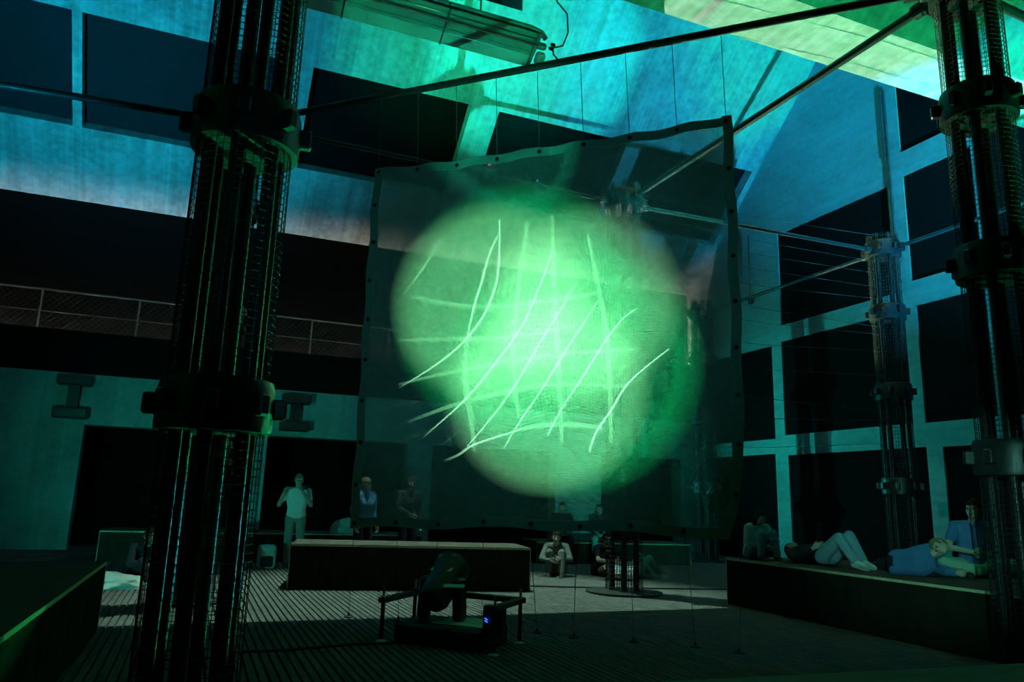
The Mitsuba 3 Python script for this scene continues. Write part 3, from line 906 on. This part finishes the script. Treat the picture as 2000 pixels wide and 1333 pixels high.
PI = math.pi
SIT = dict(pelvis=(0, 0, .12), chest=(0, .02, .43), neck=(0, .03, .64), head=(0, .06, .79), shR=(.19, .03, .59), shL=(-.19, .03, .59), elR=(.27, .1, .32), elL=(-.27, .1, .32), wrR=(.12, .32, .22), wrL=(-.12, .32, .22),
           hipR=(.10, .02, .10), hipL=(-.10, .02, .10), knR=(.15, .45, .08), knL=(-.15, .45, .08), anR=(.15, .42, -.36), anL=(-.15, .42, -.36))
CROSS = {**SIT, 'knR': (.36, .26, .16), 'knL': (-.36, .26, .16), 'anR': (-.10, .36, .07), 'anL': (.10, .28, .06), 'wrR': (.10, .34, .22), 'wrL': (-.04, .36, .24), 'elR': (.28, .1, .32), 'elL': (-.28, .12, .32)}
HUG = {**SIT, 'chest': (0, .08, .40), 'neck': (0, .16, .58), 'head': (0, .24, .70), 'shR': (.18, .15, .53), 'shL': (-.18, .15, .53), 'knR': (.12, .42, .44), 'knL': (-.12, .42, .44), 'anR': (.12, .40, .07), 'anL': (-.12, .52, .07), 'elR': (.27, .30, .32), 'elL': (-.27, .30, .32), 'wrR': (.07, .52, .30), 'wrL': (-.07, .52, .33)}
# lying on the back along -y (head at -y end), knees up
LIE = dict(pelvis=(0, 0, .13), chest=(0, -.33, .14), neck=(0, -.53, .14), head=(0, -.68, .17), shR=(.19, -.48, .12), shL=(-.19, -.48, .12), elR=(.32, -.25, .07), elL=(-.32, -.25, .07), wrR=(.16, -.06, .22), wrL=(-.16, -.06, .22),
           hipR=(.09, .03, .12), hipL=(-.09, .03, .12), knR=(.11, .38, .38), knL=(-.11, .34, .41), anR=(.11, .66, .09), anL=(-.11, .56, .09))
LYR = ((1, 0, 0), (0, 0, 1), (0, -1, 0))        # head frame of someone lying on the back: face up, crown towards -y
SIDE = dict(pelvis=(0, 0, .14), chest=(.0, -.30, .19), neck=(0, -.47, .28), head=(.0, -.58, .40), shR=(.05, -.42, .36), shL=(.0, -.44, .14), elR=(.22, -.36, .14), elL=(.25, -.50, .06), wrR=(.30, -.56, .08), wrL=(.2, -.68, .06),
            hipR=(.0, .03, .18), hipL=(.0, .03, .09), knR=(.38, .14, .14), knL=(.36, .08, .08), anR=(.46, .46, .10), anL=(.44, .42, .06))

person('standing person in a white shirt holding a camera up', {'elR': (.34, .04, 1.16), 'wrR': (.27, .16, 1.38), 'elL': (-.26, .12, 1.17), 'wrL': (-.08, .27, 1.43), 'head': (.0, .05, 1.63)},
       (1.98, 16.0, 0), PI - .12, yaw=8, nod=-8, shirt='cloth_white', trousers='cloth_grey', hair='hair_fair', curl=.5, scale=1.03)
ck = thing('handheld_camera', 'small dark camera held up by the standing person', 'camera')
obj('camera_body', moved(bevel_box(.13, .06, .08, .01), (2.06, 15.72, 1.545), -.12), 'black_plastic', ck)
obj('lens', moved(moved(lathe([(.03, 0), (.034, .01), (.034, .06), (.025, .065)], 18), (0, 0, 0), 0, PI / 2), (2.06, 15.69, 1.545), -.12), 'black_plastic', ck, 40)
person('seated man in a blue T-shirt on the right platform, hands joined', {**CROSS, 'head': (-.02, .1, .80), 'wrR': (.06, .40, .30), 'wrL': (-.06, .42, .28), 'elR': (.3, .16, .34), 'elL': (-.27, .16, .30)},
       (9.12, 6.76, .67), PI / 2 + .75, yaw=-30, shirt='cloth_blue', trousers='cloth_green', sleeves=.6, scale=1.0)  # green of the trousers is light, put into the cloth colour
person('person in dark blue half hidden behind the right tower', HUG, (9.0, 5.75, .67), PI / 2 + .5, shirt='cloth_blue', trousers='cloth_dark', sleeves=.6)
person('seated woman with pale sleeves and long dark hair, far end of the right platform', {**HUG, 'elR': (.26, .2, .28), 'wrR': (.04, .42, .22)}, (7.88, 9.40, .67), PI - .1, yaw=18, nod=-14, shirt='cloth_white', trousers='cloth_denim', sleeves=1.0, long_hair=True, scale=.86)
person('person lying in pale jeans with bent knees, on the middle of the right platform', LIE, (8.2, 8.28, .67), PI - .05, roll=LYR, shirt='cloth_dark', trousers='cloth_denim', shoes='cloth_white', sleeves=1.8, toes=((0, 1, -.1), (0, 1, -.1)))
person('person in a blue top curled up on the side on the right platform', SIDE, (8.15, 7.08, .67), .3, scale=.9, yaw=150, roll=((0, -.35, .94), (1, 0, 0), (0, .94, .35)), shirt='cloth_blue', trousers='cloth_dark', hair='hair_fair', sleeves=1.8, toes=((.4, .9, 0), (.4, .9, 0)))
person('standing person in a blue shirt at the left edge of the gauze', {}, (2.99, 14.3, 0), PI + .5, shirt='cloth_blue', trousers='cloth_dark', sleeves=1.8, hair='hair_fair')
person('standing person in dark clothes seen through the gauze beside a pillar', {'elR': (.27, .08, 1.16), 'wrR': (.1, .22, 1.06)}, (4.02, 15.0, 0), PI + .3, shirt='cloth_dark', trousers='cloth_dark', sleeves=1.8, scale=1.03)
person('seated person with short hair seen as a dark outline through the gauze', SIT, (8.32, 16.75, .5), PI - .3, shirt='cloth_dark', trousers='cloth_dark', sleeves=1.8)
person('seated person with thick dark hair, right of the other outline behind the gauze', {**SIT, 'head': (0, .05, .77)}, (9.26, 16.6, .5), PI - .4, shirt='cloth_dark', trousers='cloth_pale', sleeves=1.8, long_hair=True)
person('person in pale clothes sitting on the floor at the right end of the front platform', HUG, (6.85, 14.0, 0), PI - .5, shirt='cloth_dim', trousers='cloth_dim', sleeves=1.8, scale=1.03)
person('person in dark clothes sitting on the floor below the gauze', HUG, (7.75, 13.9, 0), PI + .2, shirt='cloth_dark', trousers='cloth_dark', sleeves=.6)
person('person in green trousers lying on the floor behind the round base plate', {**LIE}, (8.05, 13.15, 0), -PI / 2 + .2, roll=LYR, shirt='cloth_white', trousers='cloth_green', shoes='cloth_white', sleeves=1.8)  # trousers are pale; their green is light put into the colour
person('person in dark clothes sitting on the floor behind the nearest left tower', {**HUG, 'anR': (.12, .7, .07), 'knR': (.13, .42, .34)}, (-.62, 13.4, 0), PI + .4, shirt='cloth_dark', trousers='cloth_dark', shoes='cloth_white', sleeves=1.8)

# ------------------------------------------------------------------ things left lying about
def heap(name, label, cat, c, size, mat, seed):
    m = trimesh.creation.icosphere(4, 1.0)
    v = m.vertices
    n = meshkit.fbm(v * 2.2 + seed, 4, seed)
    r = .72 + .5 * n
    v = v * r[:, None] * np.array(size)
    v[:, 2] = np.maximum(v[:, 2], 0)
    m = trimesh.Trimesh(v + np.array(c), m.faces, process=False)
    tag(obj(name, m, mat, None, True), label, cat)


heap('crumpled_jacket', 'pale crumpled jacket heaped on the far platform left of the gauze', 'jacket', (3.28, 17.35, .6), (.36, .3, .34), 'cloth_pale', 4)
heap('cushion', 'pale cushion on the floor beside the dark left platform', 'cushion', (-1.0, 12.8, 0), (.55, .4, .22), 'cloth_pale', 7)
bk = thing('backpack', 'mottled backpack standing left of the standing person', 'bag')  # unclear speckled shape, built as a small bag
obj('bag_body', moved(soft(m3.Manifold.batch_hull([sph((x, y, z), .07) for x in (-.1, .1) for y in (-.05, .05) for z in (.07, .38)]), .03, 4), (1.45, 15.6, 0)), 'cloth_pale', bk, True)
obj('front_pocket', moved(soft(m3.Manifold.batch_hull([sph((x, -.1, z), .05) for x in (-.07, .07) for z in (.09, .2)]), .03, 4), (1.45, 15.6, 0)), 'cloth_dark', bk, True)
obj('carry_loop', tube([(1.40, 15.6, .44), (1.41, 15.6, .50), (1.49, 15.6, .50), (1.50, 15.6, .44)], .01, 6), 'cloth_dark', bk, 40)
